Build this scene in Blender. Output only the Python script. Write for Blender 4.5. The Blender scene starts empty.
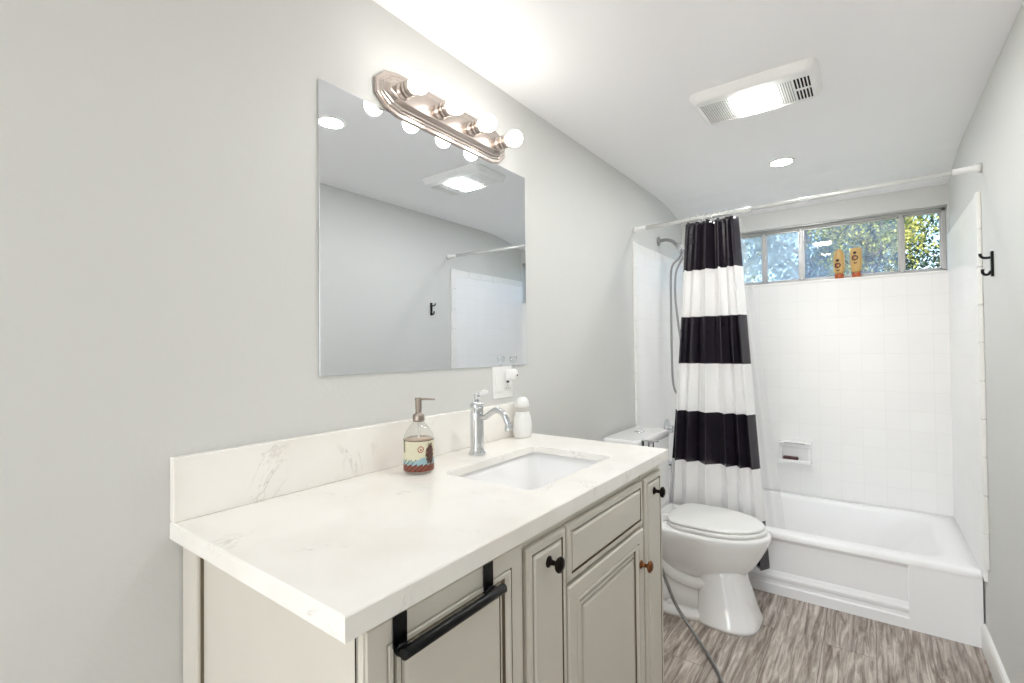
import bpy, bmesh, math, random
from mathutils import Vector, Matrix
random.seed(7)
S = bpy.context.scene
COL = S.collection
PI = math.pi

# ------------------------------------------------------------------ camera
F_PX = 481.03
YAW, PITCH, ROLL = .6381, .0142, -.0104
cam_d = bpy.data.cameras.new('camera'); cam = bpy.data.objects.new('camera', cam_d); COL.objects.link(cam)
fw = Vector((-math.sin(YAW)*math.cos(PITCH), math.cos(YAW)*math.cos(PITCH), math.sin(PITCH)))
rt = Vector((math.cos(YAW), math.sin(YAW), 0)); up = rt.cross(fw)
r2 = rt*math.cos(ROLL)+up*math.sin(ROLL); u2 = -rt*math.sin(ROLL)+up*math.cos(ROLL)
m = Matrix(((r2.x, u2.x, -fw.x), (r2.y, u2.y, -fw.y), (r2.z, u2.z, -fw.z))).to_4x4()
m.translation = Vector((1.076, 0, 1.247))
cam.matrix_world = m
cam_d.sensor_width = 36; cam_d.lens = F_PX*36/1024; cam_d.clip_start = .02
S.camera = cam

# ------------------------------------------------------------------ world, sun, exposure
w = bpy.data.worlds.new('sky'); S.world = w; w.use_nodes = True
nt = w.node_tree; nt.nodes.clear()
sky = nt.nodes.new('ShaderNodeTexSky'); sky.sky_type = 'NISHITA'; sky.sun_disc = False
sky.sun_elevation = math.radians(48); sky.sun_rotation = math.radians(200)
bg = nt.nodes.new('ShaderNodeBackground'); bg.inputs[1].default_value = .17
ow = nt.nodes.new('ShaderNodeOutputWorld')
nt.links.new(sky.outputs[0], bg.inputs[0]); nt.links.new(bg.outputs[0], ow.inputs[0])
sd = bpy.data.lights.new('sun', 'SUN'); sd.energy = 5; sd.angle = .01; sd.color = (1, .95, .85)
so = bpy.data.objects.new('sun', sd); COL.objects.link(so)
so.rotation_euler = (math.radians(48), 0, math.radians(28))     # from behind the house, onto the trees
S.view_settings.view_transform = 'Standard'; S.view_settings.look = 'None'
S.view_settings.exposure = 1.72; S.view_settings.gamma = 1; S.view_settings.use_curve_mapping = False
L_BULB, L_DISC, L_FAN = 6.5, 68, 23          # lamp emission strengths

W, D, H = 1.44, 3.53, 2.204                  # room width, depth of back wall, ceiling
Y0 = -2.3                                   # wall behind the camera

# added fill light, unseen, shining in through the doorway behind the camera
ad = bpy.data.lights.new('doorway_fill', 'AREA'); ad.shape = 'RECTANGLE'; ad.size = 1.16; ad.size_y = 1.95; ad.energy = 6.5; ad.color = (.97, .985, 1)
ao = bpy.data.objects.new('doorway_fill', ad); COL.objects.link(ao); ao.location = (.72, Y0-.3, .95); ao.rotation_euler = (math.radians(118), 0, 0)
S.cycles.max_bounces = 16; S.cycles.diffuse_bounces = 10; S.cycles.glossy_bounces = 8; S.cycles.transparent_max_bounces = 24

# ------------------------------------------------------------------ materials
def s2l(c):
    return tuple((x/12.92 if x <= .04045 else ((x+.055)/1.055)**2.4) for x in c)
def mat(name, col, rough=.5, metal=0., spec=.5, coat=0., trans=0., emit=0., bump=None, var=None, ior=1.45):
    """col in sRGB 0-1; var=(scale, amount) subtle procedural variation; bump=(scale, strength)"""
    m = bpy.data.materials.new(name); m.use_nodes = True; t = m.node_tree
    b = t.nodes['Principled BSDF']; c = s2l(col)
    b.inputs['Base Color'].default_value = (*c, 1); b.inputs['Roughness'].default_value = rough
    b.inputs['Metallic'].default_value = metal; b.inputs['Specular IOR Level'].default_value = spec
    b.inputs['Coat Weight'].default_value = coat; b.inputs['Transmission Weight'].default_value = trans
    b.inputs['IOR'].default_value = ior
    if emit:
        b.inputs['Emission Color'].default_value = (*c, 1); b.inputs['Emission Strength'].default_value = emit
    tc = t.nodes.new('ShaderNodeTexCoord')
    if var:
        n = t.nodes.new('ShaderNodeTexNoise'); n.inputs['Scale'].default_value = var[0]; n.inputs['Detail'].default_value = 4
        mx = t.nodes.new('ShaderNodeMix'); mx.data_type = 'RGBA'
        mx.inputs[6].default_value = (*[x*(1-var[1]) for x in c], 1); mx.inputs[7].default_value = (*[min(1, x*(1+var[1])) for x in c], 1)
        t.links.new(tc.outputs['Object'], n.inputs['Vector']); t.links.new(n.outputs[0], mx.inputs[0]); t.links.new(mx.outputs[2], b.inputs['Base Color'])
    if bump:
        n = t.nodes.new('ShaderNodeTexNoise'); n.inputs['Scale'].default_value = bump[0]; n.inputs['Detail'].default_value = 3
        bp = t.nodes.new('ShaderNodeBump'); bp.inputs['Strength'].default_value = bump[1]; bp.inputs['Distance'].default_value = .004
        t.links.new(tc.outputs['Object'], n.inputs['Vector']); t.links.new(n.outputs[0], bp.inputs['Height']); t.links.new(bp.outputs[0], b.inputs['Normal'])
    return m

wall_m = mat('wall_paint', (.83, .833, .823), .55, var=(1.2, .012), bump=(90, .12))
ceil_m = mat('ceiling_paint', (.965, .965, .97), .6, var=(1.5, .01), bump=(60, .1))
white_m = mat('white_trim_paint', (.93, .93, .92), .35, var=(6, .01))
porc = mat('porcelain', (.965, .965, .965), .08, coat=.6, var=(5, .008))
tub_m = mat('tub_enamel', (.965, .965, .965), .28, coat=.15, var=(4, .01))
nickel = mat('brushed_nickel', (.80, .755, .725), .25, 1., var=(40, .05))
pewter = mat('pewter_pump', (.64, .60, .565), .3, 1., var=(40, .08))
chrome = mat('chrome', (.83, .84, .85), .07, 1., var=(20, .03))
hose_m = mat('steel_hose', (.62, .62, .62), .35, 1., var=(300, .3))
black_m = mat('black_metal', (.035, .035, .045), .3, .4, var=(40, .2))
bronze = mat('dark_bronze', (.10, .07, .06), .3, .8, var=(40, .4))
copper_m = mat('copper_bronze', (.50, .32, .20), .3, .9, var=(60, .5))
cab_m = mat('greige_cabinet_paint', (.81, .793, .75), .38, var=(7, .035), bump=(30, .05))
glaze_m = mat('cabinet_glaze', (.42, .37, .30), .5, var=(30, .18))
gap_m = mat('dark_gap', (.10, .09, .08), .8, var=(20, .1))
mirror_m = mat('mirror_silver', (.90, .915, .93), .004, 1., var=(3, .004))
alum = mat('window_aluminium', (.72, .72, .72), .4, .6, var=(30, .08))
bulb_m = mat('bulb_glow', (1, .985, .96), .3, emit=L_BULB, var=(4, .0))
disc_m = mat('recessed_lens_glow', (1, 1, 1), .4, emit=L_DISC, var=(4, .0))
fanlens_m = mat('fan_lens_glow', (1, 1, .99), .4, emit=L_FAN, var=(4, .0))
plastic = mat('white_plastic', (.93, .93, .925), .3, var=(10, .01))
grey_pl = mat('grey_plastic', (.55, .55, .55), .5, var=(10, .05))
dark_slot = mat('dark_slot', (.12, .11, .10), .8, var=(10, .1))
midgrey = mat('vent_recess', (.62, .62, .62), .7, var=(10, .05))
lgrey = mat('vent_recess_light', (.80, .80, .80), .7, var=(10, .03))
curtain_w = mat('curtain_white_fabric', (.95, .95, .95), .7, spec=.2, var=(15, .02), bump=(200, .05))
curtain_b = mat('curtain_black_fabric', (.14, .12, .16), .24, spec=.8, var=(9, .35), bump=(22, .9))
tan_m = mat('tan_bottle_plastic', (.80, .66, .42), .35, var=(12, .08))
amber_m = mat('copper_cap_plastic', (.70, .36, .20), .3, var=(20, .15))
soap_m = mat('dark_red_soap', (.25, .07, .07), .4, var=(30, .2))
bark_m = mat('tree_bark', (.33, .28, .22), .9, var=(12, .3), bump=(20, .6))
grass_m = mat('garden_ground', (.35, .40, .22), .95, var=(3, .3))
ext_m = mat('label_cream', (.86, .84, .74), .45, var=(60, .05))
lab_red = mat('label_red', (.64, .25, .20), .45, var=(200, .3))
lab_dark = mat('label_dark', (.22, .14, .15), .45, var=(150, .4))
lab_blue = mat('label_blue', (.60, .72, .75), .45, var=(150, .15))
lab_rust = mat('label_rust', (.55, .30, .23), .45, var=(260, .55))
lab_green = mat('label_green', (.30, .38, .25), .45, var=(150, .3))

def glass(name, col=(1, 1, 1), rough=0., haze=None):
    """thin glass sheet; haze = (colour, amount, scale) mixes in a dusty diffuse layer"""
    m = bpy.data.materials.new(name); m.use_nodes = True; t = m.node_tree; t.nodes.clear()
    o = t.nodes.new('ShaderNodeOutputMaterial'); tr = t.nodes.new('ShaderNodeBsdfTransparent'); tr.inputs[0].default_value = (*col, 1)
    gl = t.nodes.new('ShaderNodeBsdfGlossy'); gl.inputs['Roughness'].default_value = .02
    lw = t.nodes.new('ShaderNodeLayerWeight'); lw.inputs[0].default_value = .5; pw = t.nodes.new('ShaderNodeMath'); pw.operation = 'POWER'; pw.inputs[1].default_value = 4
    fr = t.nodes.new('ShaderNodeMath'); fr.operation = 'MULTIPLY_ADD'; fr.inputs[1].default_value = .5; fr.inputs[2].default_value = .045
    t.links.new(lw.outputs['Facing'], pw.inputs[0]); t.links.new(pw.outputs[0], fr.inputs[0])
    mx = t.nodes.new('ShaderNodeMixShader'); t.links.new(fr.outputs[0], mx.inputs[0]); t.links.new(tr.outputs[0], mx.inputs[1]); t.links.new(gl.outputs[0], mx.inputs[2])
    last = mx
    if haze:
        df = t.nodes.new('ShaderNodeBsdfTranslucent'); df.inputs[0].default_value = (*s2l(haze[0]), 1)
        dd = t.nodes.new('ShaderNodeBsdfDiffuse'); dd.inputs[0].default_value = (*s2l(haze[0]), 1)
        ad = t.nodes.new('ShaderNodeMixShader'); ad.inputs[0].default_value = .5
        t.links.new(df.outputs[0], ad.inputs[1]); t.links.new(dd.outputs[0], ad.inputs[2])
        tc = t.nodes.new('ShaderNodeTexCoord'); n = t.nodes.new('ShaderNodeTexNoise'); n.inputs['Scale'].default_value = haze[2]; n.inputs['Detail'].default_value = 5
        mr = t.nodes.new('ShaderNodeMapRange'); mr.inputs[1].default_value = .3; mr.inputs[2].default_value = .7
        mr.inputs[3].default_value = haze[1]*.6; mr.inputs[4].default_value = min(1, haze[1]*1.4)
        m2 = t.nodes.new('ShaderNodeMixShader')
        t.links.new(tc.outputs['Object'], n.inputs['Vector']); t.links.new(n.outputs[0], mr.inputs[0]); t.links.new(mr.outputs[0], m2.inputs[0])
        t.links.new(mx.outputs[0], m2.inputs[1]); t.links.new(ad.outputs[0], m2.inputs[2]); last = m2
    t.links.new(last.outputs[0], o.inputs[0])
    return m
clear_glass = glass('clear_window_glass', (.97, .98, 1))
haze_glass = glass('dusty_window_glass', (.93, .96, 1), haze=((.80, .88, 1.), .20, 9))
haze_glass2 = glass('milky_window_glass', (.93, .96, 1), haze=((.88, .94, 1.), .36, 12))
jar_glass = glass('bottle_glass', (.93, .94, .93))
liquid_m = mat('amber_liquid_soap', (.80, .70, .62), .1, var=(8, .05))
tube_glass = glass('clear_refill_glass', (.95, .96, .96))

def liner_mat():
    m = bpy.data.materials.new('clear_liner_vinyl'); m.use_nodes = True; t = m.node_tree; t.nodes.clear()
    o = t.nodes.new('ShaderNodeOutputMaterial'); tr = t.nodes.new('ShaderNodeBsdfTransparent'); df = t.nodes.new('ShaderNodeBsdfDiffuse'); tl = t.nodes.new('ShaderNodeBsdfTranslucent')
    df.inputs[0].default_value = (.82, .82, .82, 1); tl.inputs[0].default_value = (.82, .82, .82, 1)
    a = t.nodes.new('ShaderNodeMixShader'); a.inputs[0].default_value = .5
    b = t.nodes.new('ShaderNodeMixShader'); lw = t.nodes.new('ShaderNodeLayerWeight'); lw.inputs[0].default_value = .35
    mr = t.nodes.new('ShaderNodeMapRange'); mr.inputs[3].default_value = .12; mr.inputs[4].default_value = .4
    t.links.new(lw.outputs[1], mr.inputs[0]); t.links.new(mr.outputs[0], b.inputs[0])
    t.links.new(df.outputs[0], a.inputs[1]); t.links.new(tl.outputs[0], a.inputs[2]); t.links.new(tr.outputs[0], b.inputs[1]); t.links.new(a.outputs[0], b.inputs[2]); t.links.new(b.outputs[0], o.inputs[0])
    return m
liner_m = liner_mat()

def tile_mat(name, axes, off=(0, 0)):
    m = bpy.data.materials.new(name); m.use_nodes = True; t = m.node_tree; b = t.nodes['Principled BSDF']
    tc = t.nodes.new('ShaderNodeTexCoord'); sp = t.nodes.new('ShaderNodeSeparateXYZ'); cb = t.nodes.new('ShaderNodeCombineXYZ')
    t.links.new(tc.outputs['Object'], sp.inputs[0])
    for k, (a, o_) in enumerate(zip(axes, off)):
        ad = t.nodes.new('ShaderNodeMath'); ad.operation = 'ADD'; ad.inputs[1].default_value = o_
        t.links.new(sp.outputs['XYZ'.index(a)], ad.inputs[0]); t.links.new(ad.outputs[0], cb.inputs[k])
    br = t.nodes.new('ShaderNodeTexBrick'); br.offset = 0; br.squash = 1
    br.inputs['Scale'].default_value = 1; br.inputs['Brick Width'].default_value = .108; br.inputs['Row Height'].default_value = .1095
    br.inputs['Mortar Size'].default_value = .0016; br.inputs['Mortar Smooth'].default_value = .3
    br.inputs['Color1'].default_value = (*s2l((.955, .955, .952)), 1); br.inputs['Color2'].default_value = (*s2l((.947, .947, .944)), 1)
    br.inputs['Mortar'].default_value = (*s2l((.925, .925, .92)), 1)
    t.links.new(cb.outputs[0], br.inputs['Vector']); t.links.new(br.outputs[0], b.inputs['Base Color'])
    bp = t.nodes.new('ShaderNodeBump'); bp.invert = True; bp.inputs['Strength'].default_value = .25; bp.inputs['Distance'].default_value = .002
    t.links.new(br.outputs['Fac'], bp.inputs['Height']); t.links.new(bp.outputs[0], b.inputs['Normal'])
    b.inputs['Roughness'].default_value = .3; b.inputs['Coat Weight'].default_value = .1
    return m
tile_x = tile_mat('white_tile_back', 'XZ', (.04, .011)); tile_y = tile_mat('white_tile_side', 'YZ', (.02, .011))

def wood_mat():
    m = bpy.data.materials.new('grey_wood_planks'); m.use_nodes = True; t = m.node_tree; b = t.nodes['Principled BSDF']; L = t.links.new
    tc = t.nodes.new('ShaderNodeTexCoord'); sp = t.nodes.new('ShaderNodeSeparateXYZ'); cb = t.nodes.new('ShaderNodeCombineXYZ')
    L(tc.outputs['Object'], sp.inputs[0]); L(sp.outputs[1], cb.inputs[0]); L(sp.outputs[0], cb.inputs[1])
    br = t.nodes.new('ShaderNodeTexBrick'); br.offset = .37; br.inputs['Scale'].default_value = 1
    br.inputs['Brick Width'].default_value = 1.2; br.inputs['Row Height'].default_value = .18; br.inputs['Mortar Size'].default_value = .0012
    br.inputs['Color1'].default_value = (0, 0, 0, 1); br.inputs['Color2'].default_value = (1, 1, 1, 1); br.inputs['Mortar'].default_value = (.5, .5, .5, 1)
    L(cb.outputs[0], br.inputs['Vector'])
    # grain: noise stretched along the plank, offset per plank
    mp = t.nodes.new('ShaderNodeMapping'); mp.inputs['Scale'].default_value = (2.0, 24, 1)
    ad = t.nodes.new('ShaderNodeVectorMath'); ad.operation = 'MULTIPLY_ADD'; ad.inputs[1].default_value = (7, 3, 5)
    L(br.outputs[0], ad.inputs[0]); L(cb.outputs[0], ad.inputs[2]); L(ad.outputs[0], mp.inputs[0])
    n1 = t.nodes.new('ShaderNodeTexNoise'); n1.inputs['Scale'].default_value = 2.2; n1.inputs['Detail'].default_value = 8; n1.inputs['Roughness'].default_value = .65; n1.inputs['Distortion'].default_value = .9
    L(mp.outputs[0], n1.inputs['Vector'])
    cr = t.nodes.new('ShaderNodeValToRGB'); e = cr.color_ramp.elements
    e[0].position = .29; e[0].color = (*s2l((.36, .31, .28)), 1); e[1].position = .72; e[1].color = (*s2l((.89, .86, .83)), 1)
    x = cr.color_ramp.elements.new(.43); x.color = (*s2l((.56, .505, .465)), 1)
    x = cr.color_ramp.elements.new(.56); x.color = (*s2l((.73, .69, .655)), 1)
    L(n1.outputs[0], cr.inputs[0])
    hs = t.nodes.new('ShaderNodeMix'); hs.data_type = 'RGBA'; hs.blend_type = 'MULTIPLY'; hs.inputs[0].default_value = 1
    mr = t.nodes.new('ShaderNodeMapRange'); mr.inputs[3].default_value = .86; mr.inputs[4].default_value = 1.08
    L(br.outputs[0], mr.inputs[0]); L(cr.outputs[0], hs.inputs[6]); L(mr.outputs[0], hs.inputs[7])
    mo = t.nodes.new('ShaderNodeMix'); mo.data_type = 'RGBA'; mo.inputs[7].default_value = (*s2l((.45, .41, .38)), 1)
    L(br.outputs['Fac'], mo.inputs[0]); L(hs.outputs[2], mo.inputs[6]); L(mo.outputs[2], b.inputs['Base Color'])
    b.inputs['Roughness'].default_value = .42
    return m
wood = wood_mat()

def quartz_mat():
    m = bpy.data.materials.new('veined_white_quartz'); m.use_nodes = True; t = m.node_tree; b = t.nodes['Principled BSDF']; L = t.links.new
    tc = t.nodes.new('ShaderNodeTexCoord')
    n = t.nodes.new('ShaderNodeTexNoise'); n.inputs['Scale'].default_value = 3.4; n.inputs['Detail'].default_value = 7; n.inputs['Roughness'].default_value = .62; n.inputs['Distortion'].default_value = 1.2
    L(tc.outputs['Object'], n.inputs['Vector'])
    a = t.nodes.new('ShaderNodeMath'); a.operation = 'SUBTRACT'; a.inputs[1].default_value = .5; ab = t.nodes.new('ShaderNodeMath'); ab.operation = 'ABSOLUTE'
    L(n.outputs[0], a.inputs[0]); L(a.outputs[0], ab.inputs[0])
    mr = t.nodes.new('ShaderNodeMapRange'); mr.inputs[1].default_value = 0; mr.inputs[2].default_value = .010; mr.inputs[3].default_value = 1; mr.inputs[4].default_value = 0
    L(ab.outputs[0], mr.inputs[0])
    n2 = t.nodes.new('ShaderNodeTexNoise'); n2.inputs['Scale'].default_value = 6.5; n2.inputs['Detail'].default_value = 2
    L(tc.outputs['Object'], n2.inputs['Vector'])
    m2 = t.nodes.new('ShaderNodeMapRange'); m2.inputs[1].default_value = .52; m2.inputs[2].default_value = .66; m2.inputs[3].default_value = 0; m2.inputs[4].default_value = .42
    L(n2.outputs[0], m2.inputs[0])
    mu = t.nodes.new('ShaderNodeMath'); mu.operation = 'MULTIPLY'; L(mr.outputs[0], mu.inputs[0]); L(m2.outputs[0], mu.inputs[1])
    n3 = t.nodes.new('ShaderNodeTexNoise'); n3.inputs['Scale'].default_value = 5; n3.inputs['Detail'].default_value = 3
    L(tc.outputs['Object'], n3.inputs['Vector'])
    c3 = t.nodes.new('ShaderNodeMix'); c3.data_type = 'RGBA'; c3.inputs[6].default_value = (*s2l((.96, .95, .93)), 1); c3.inputs[7].default_value = (*s2l((.92, .90, .87)), 1)
    m3 = t.nodes.new('ShaderNodeMapRange'); m3.inputs[1].default_value = .45; m3.inputs[2].default_value = .8
    L(n3.outputs[0], m3.inputs[0]); L(m3.outputs[0], c3.inputs[0])
    mx = t.nodes.new('ShaderNodeMix'); mx.data_type = 'RGBA'; mx.inputs[7].default_value = (*s2l((.68, .65, .61)), 1)
    L(mu.outputs[0], mx.inputs[0]); L(c3.outputs[2], mx.inputs[6]); L(mx.outputs[2], b.inputs['Base Color'])
    b.inputs['Roughness'].default_value = .14
    return m
quartz = quartz_mat()

def leaf_mat(name, c1, c2):
    m = bpy.data.materials.new(name); m.use_nodes = True; t = m.node_tree; t.nodes.clear(); L = t.links.new
    o = t.nodes.new('ShaderNodeOutputMaterial'); d = t.nodes.new('ShaderNodeBsdfDiffuse'); tl = t.nodes.new('ShaderNodeBsdfTranslucent'); mx = t.nodes.new('ShaderNodeMixShader'); mx.inputs[0].default_value = .4
    tc = t.nodes.new('ShaderNodeTexCoord'); n = t.nodes.new('ShaderNodeTexNoise'); n.inputs['Scale'].default_value = 2.5; n.inputs['Detail'].default_value = 6
    cr = t.nodes.new('ShaderNodeValToRGB'); e = cr.color_ramp.elements; e[0].position = .38; e[0].color = (*s2l(c1), 1); e[1].position = .62; e[1].color = (*s2l(c2), 1)
    L(tc.outputs['Object'], n.inputs['Vector']); L(n.outputs[0], cr.inputs[0]); L(cr.outputs[0], d.inputs[0]); L(cr.outputs[0], tl.inputs[0])
    L(d.outputs[0], mx.inputs[1]); L(tl.outputs[0], mx.inputs[2]); L(mx.outputs[0], o.inputs[0])
    return m
leaf_dark = leaf_mat('dark_leaves', (.07, .15, .15), (.24, .36, .24))
leaf_lime = leaf_mat('yellow_green_leaves', (.30, .42, .18), (.74, .72, .42))
leaf_blue = leaf_mat('blue_green_leaves', (.14, .25, .28), (.38, .50, .50))

# ------------------------------------------------------------------ mesh helpers
def tag(o, label=None, cat=None, group=None, kind=None):
    if label: o['label'] = label
    if cat: o['category'] = cat
    if group: o['group'] = group
    if kind: o['kind'] = kind
    return o
def empty(name, loc, label, cat, group=None):
    o = bpy.data.objects.new(name, None); o.empty_display_size = .05; o.location = loc; COL.objects.link(o)
    return tag(o, label, cat, group)
def wloc(p):
    v = Vector((0, 0, 0))
    while p: v += p.location; p = p.parent
    return v
class MB:
    def __init__(s, *mats): s.bm = bmesh.new(); s.mats = list(mats); s.cur = 0
    def m(s, i): s.cur = i; return s
    def _set(s, before):
        for f in s.bm.faces:
            if f.index == -1 or f not in before: f.material_index = s.cur
    def box(s, x0, x1, y0, y1, z0, z1, bev=0., seg=2):
        bm2 = bmesh.new(); bmesh.ops.create_cube(bm2, size=1)
        for v in bm2.verts: v.co = Vector(((x0+x1)/2+v.co.x*(x1-x0), (y0+y1)/2+v.co.y*(y1-y0), (z0+z1)/2+v.co.z*(z1-z0)))
        if bev: bmesh.ops.bevel(bm2, geom=bm2.edges[:], offset=bev, segments=seg, affect='EDGES', profile=.5, clamp_overlap=True)
        return s.merge(bm2)
    def merge(s, bm2, M=None, smooth=None, keep=False):
        vm = {}
        for v in bm2.verts: vm[v] = s.bm.verts.new(M @ v.co if M else v.co)
        for f in bm2.faces:
            try: g = s.bm.faces.new([vm[v] for v in f.verts])
            except ValueError: continue
            g.material_index = f.material_index if keep else s.cur
            g.smooth = f.smooth if smooth is None else smooth
        bm2.free(); return s
    def loft(s, rings, caps=(True, True), close=True, smooth=True):
        vr = [[s.bm.verts.new(p) for p in r] for r in rings]
        n = len(vr[0])
        for a, b in zip(vr, vr[1:]):
            for i in range(n if close else n-1):
                j = (i+1) % n
                f = s.bm.faces.new((a[i], a[j], b[j], b[i])); f.material_index = s.cur; f.smooth = smooth
        if caps[0]: f = s.bm.faces.new(list(reversed(vr[0]))); f.material_index = s.cur
        if caps[1]: f = s.bm.faces.new(vr[-1]); f.material_index = s.cur
        return s
    def lathe(s, prof, c, axis='z', n=32, caps=(True, True)):
        """prof: [(radius, height along axis)]"""
        rings = []
        for r, h in prof:
            ring = []
            for k in range(n):
                a = 2*PI*k/n; u, v = r*math.cos(a), r*math.sin(a)
                p = {'z': (u, v, h), 'x': (h, u, v), 'y': (v, h, u)}[axis]
                ring.append((c[0]+p[0], c[1]+p[1], c[2]+p[2]))
            rings.append(ring)
        return s.loft(rings, caps)
    def tube(s, pts, r, n=12, caps=(True, True), flat=1.):
        pts = [Vector(p) for p in pts]; rs = r if isinstance(r, (list, tuple)) else [r]*len(pts)
        rings = []; nrm = None
        for i, p in enumerate(pts):
            t = (pts[min(i+1, len(pts)-1)]-pts[max(i-1, 0)]).normalized()
            if nrm is None:
                nrm = t.orthogonal().normalized() if abs(t.z) > .9 else t.cross(Vector((0, 0, 1))).normalized()
            nrm = (nrm-t*nrm.dot(t)).normalized(); b = t.cross(nrm)
            rings.append([p+(nrm*math.cos(2*PI*k/n)*flat+b*math.sin(2*PI*k/n))*rs[i] for k in range(n)])
        return s.loft(rings, caps)
    def sphere(s, c, r, u=24, v=16, sc=(1, 1, 1)):
        b = bmesh.new(); bmesh.ops.create_uvsphere(b, u_segments=u, v_segments=v, radius=r)
        return s.merge(b, Matrix.Translation(c) @ Matrix.Diagonal((*sc, 1)), True)
    def obj(s, name, parent=None, sub=0, smooth=False):
        off = wloc(parent) if parent else Vector((0, 0, 0))
        bmesh.ops.translate(s.bm, vec=-off, verts=s.bm.verts)
        bmesh.ops.recalc_face_normals(s.bm, faces=s.bm.faces)
        if smooth:
            for f in s.bm.faces: f.smooth = True
        me = bpy.data.meshes.new(name); s.bm.to_mesh(me); s.bm.free()
        for m in s.mats: me.materials.append(m)
        o = bpy.data.objects.new(name, me); COL.objects.link(o)
        if parent: o.parent = parent
        if sub: md = o.modifiers.new('sub', 'SUBSURF'); md.levels = md.render_levels = sub
        return o
def spline(pts, n=8):
    """Catmull-Rom through pts"""
    P = [Vector(p) for p in pts]; P = [P[0]*2-P[1]]+P+[P[-1]*2-P[-2]]; out = []
    for i in range(1, len(P)-2):
        for k in range(n):
            t = k/n; a, b, c, d = P[i-1:i+3]
            out.append(.5*((2*b)+(-a+c)*t+(2*a-5*b+4*c-d)*t*t+(-a+3*b-3*c+d)*t**3))
    return out+[P[-2]]
def rrect(x0, x1, y0, y1, r, z, n=5):
    out = []
    for cx, cy, a0 in ((x1-r, y1-r, 0), (x0+r, y1-r, PI/2), (x0+r, y0+r, PI), (x1-r, y0+r, 1.5*PI)):
        for k in range(n+1):
            a = a0+PI/2*k/n; out.append((cx+r*math.cos(a), cy+r*math.sin(a), z))
    return out
def copy_tree(o, parent=None):
    c = o.copy(); COL.objects.link(c); c.parent = parent
    for ch in list(o.children): copy_tree(ch, c)
    return c
def struct(o): o['kind'] = 'structure'; return o

# ------------------------------------------------------------------ room shell
def ceil_z(y):
    if y <= 3.0: return H
    pts = [(3.0, H), (3.15, 2.197), (3.3, 2.176), (3.42, 2.152), (3.53, 2.125), (3.8, 2.06)]
    for (a, za), (b, zb) in zip(pts, pts[1:]):
        if y <= b: return za+(zb-za)*(y-a)/(b-a)
T = .10
struct(MB(wood).box(-T, W+T, Y0-T-.9, D+T, -.06, 0).obj('floor'))
mb = MB(ceil_m); ys = [Y0-T, 3.0, 3.08, 3.15, 3.22, 3.3, 3.36, 3.42, 3.48, D+T]
mb.loft([[(-T, y, ceil_z(y)), (W+T, y, ceil_z(y)), (W+T, y, 2.34), (-T, y, 2.34)] for y in ys], smooth=False)
struct(mb.obj('ceiling'))
def side_wall(name, xa, xb):
    mb = MB(wall_m)
    prof = [(Y0-T, 0), (D+T, 0)]+[(y, ceil_z(y)-.0005) for y in (D+T, 3.48, 3.42, 3.36, 3.3, 3.22, 3.15, 3.08, 3.0, Y0-T)]
    mb.loft([[(xa, y, z) for y, z in prof], [(xb, y, z) for y, z in prof]], smooth=False)
    return struct(mb.obj(name))
side_wall('wall_left', -T, 0); side_wall('wall_right', W, W+T)
WZ0, WZ1, WX0, WX1 = 1.65, 2.012, .02, 1.432         # window opening
mb = MB(wall_m)
mb.box(0, W, D, D+T, 0, WZ0-.004); mb.box(0, W, D, D+T, WZ1, 2.124); mb.box(0, WX0, D, D+T, WZ0-.004, WZ1); mb.box(WX1, W, D, D+T, WZ0-.004, WZ1)
struct(mb.obj('wall_back'))
DX0, DX1, DZ = .12, 1.32, 2.05  # unseen door opening, made wide to let the fill light in
mb = MB(wall_m)
mb.box(0, DX0, Y0-T, Y0, 0, H); mb.box(DX1, W, Y0-T, Y0, 0, H); mb.box(DX0, DX1, Y0-T, Y0, DZ, H)
struct(mb.obj('wall_front'))
# door behind the camera
dr = MB(white_m); dr.box(DX1-.045, DX1-.005, Y0-T-.80, Y0-T-.02, .01, DZ-.01, .003)
for z0, z1 in ((.15, .9), (1.0, 1.85)):
    for y0, y1 in ((-.70, -.45), (-.37, -.12)): dr.box(DX1-.052, DX1-.04, Y0-T+y0, Y0-T+y1, z0, z1, .006)
dro = struct(dr.obj('door_1'))
MB(nickel).sphere((DX1-.095, Y0-T-.74, .98), .028).lathe([(.01, -.09), (.01, -.04)], (DX1, Y0-T-.74, .98), 'x').obj('door_handle', dro)
tr = MB(white_m); tr.box(DX0-.06, DX0, Y0, Y0+.015, 0, DZ+.06, .003); tr.box(DX1, DX1+.06, Y0, Y0+.015, 0, DZ+.06, .003); tr.box(DX0, DX1, Y0, Y0+.015, DZ, DZ+.06, .003)
struct(tr.obj('trim_1'))

# baseboard right: runs from the tub apron to the wall behind
bb = MB(white_m)
prof = [(W, 0), (W-.014, 0), (W-.014, .085), (W-.010, .097), (W, .102)]
bb.loft([[(x, y, z) for x, z in prof] for y in (Y0, 2.738)], smooth=False)
struct(bb.obj('baseboard_right'))
bb = MB(white_m); prof = [(0, 0), (.014, 0), (.014, .085), (.010, .097), (0, .102)]
bb.loft([[(x, y, z) for x, z in prof] for y in (Y0, .36)], smooth=False); bb.loft([[(x, y, z) for x, z in prof] for y in (1.50, 2.72)], smooth=False)
struct(bb.obj('baseboard_left'))

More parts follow.
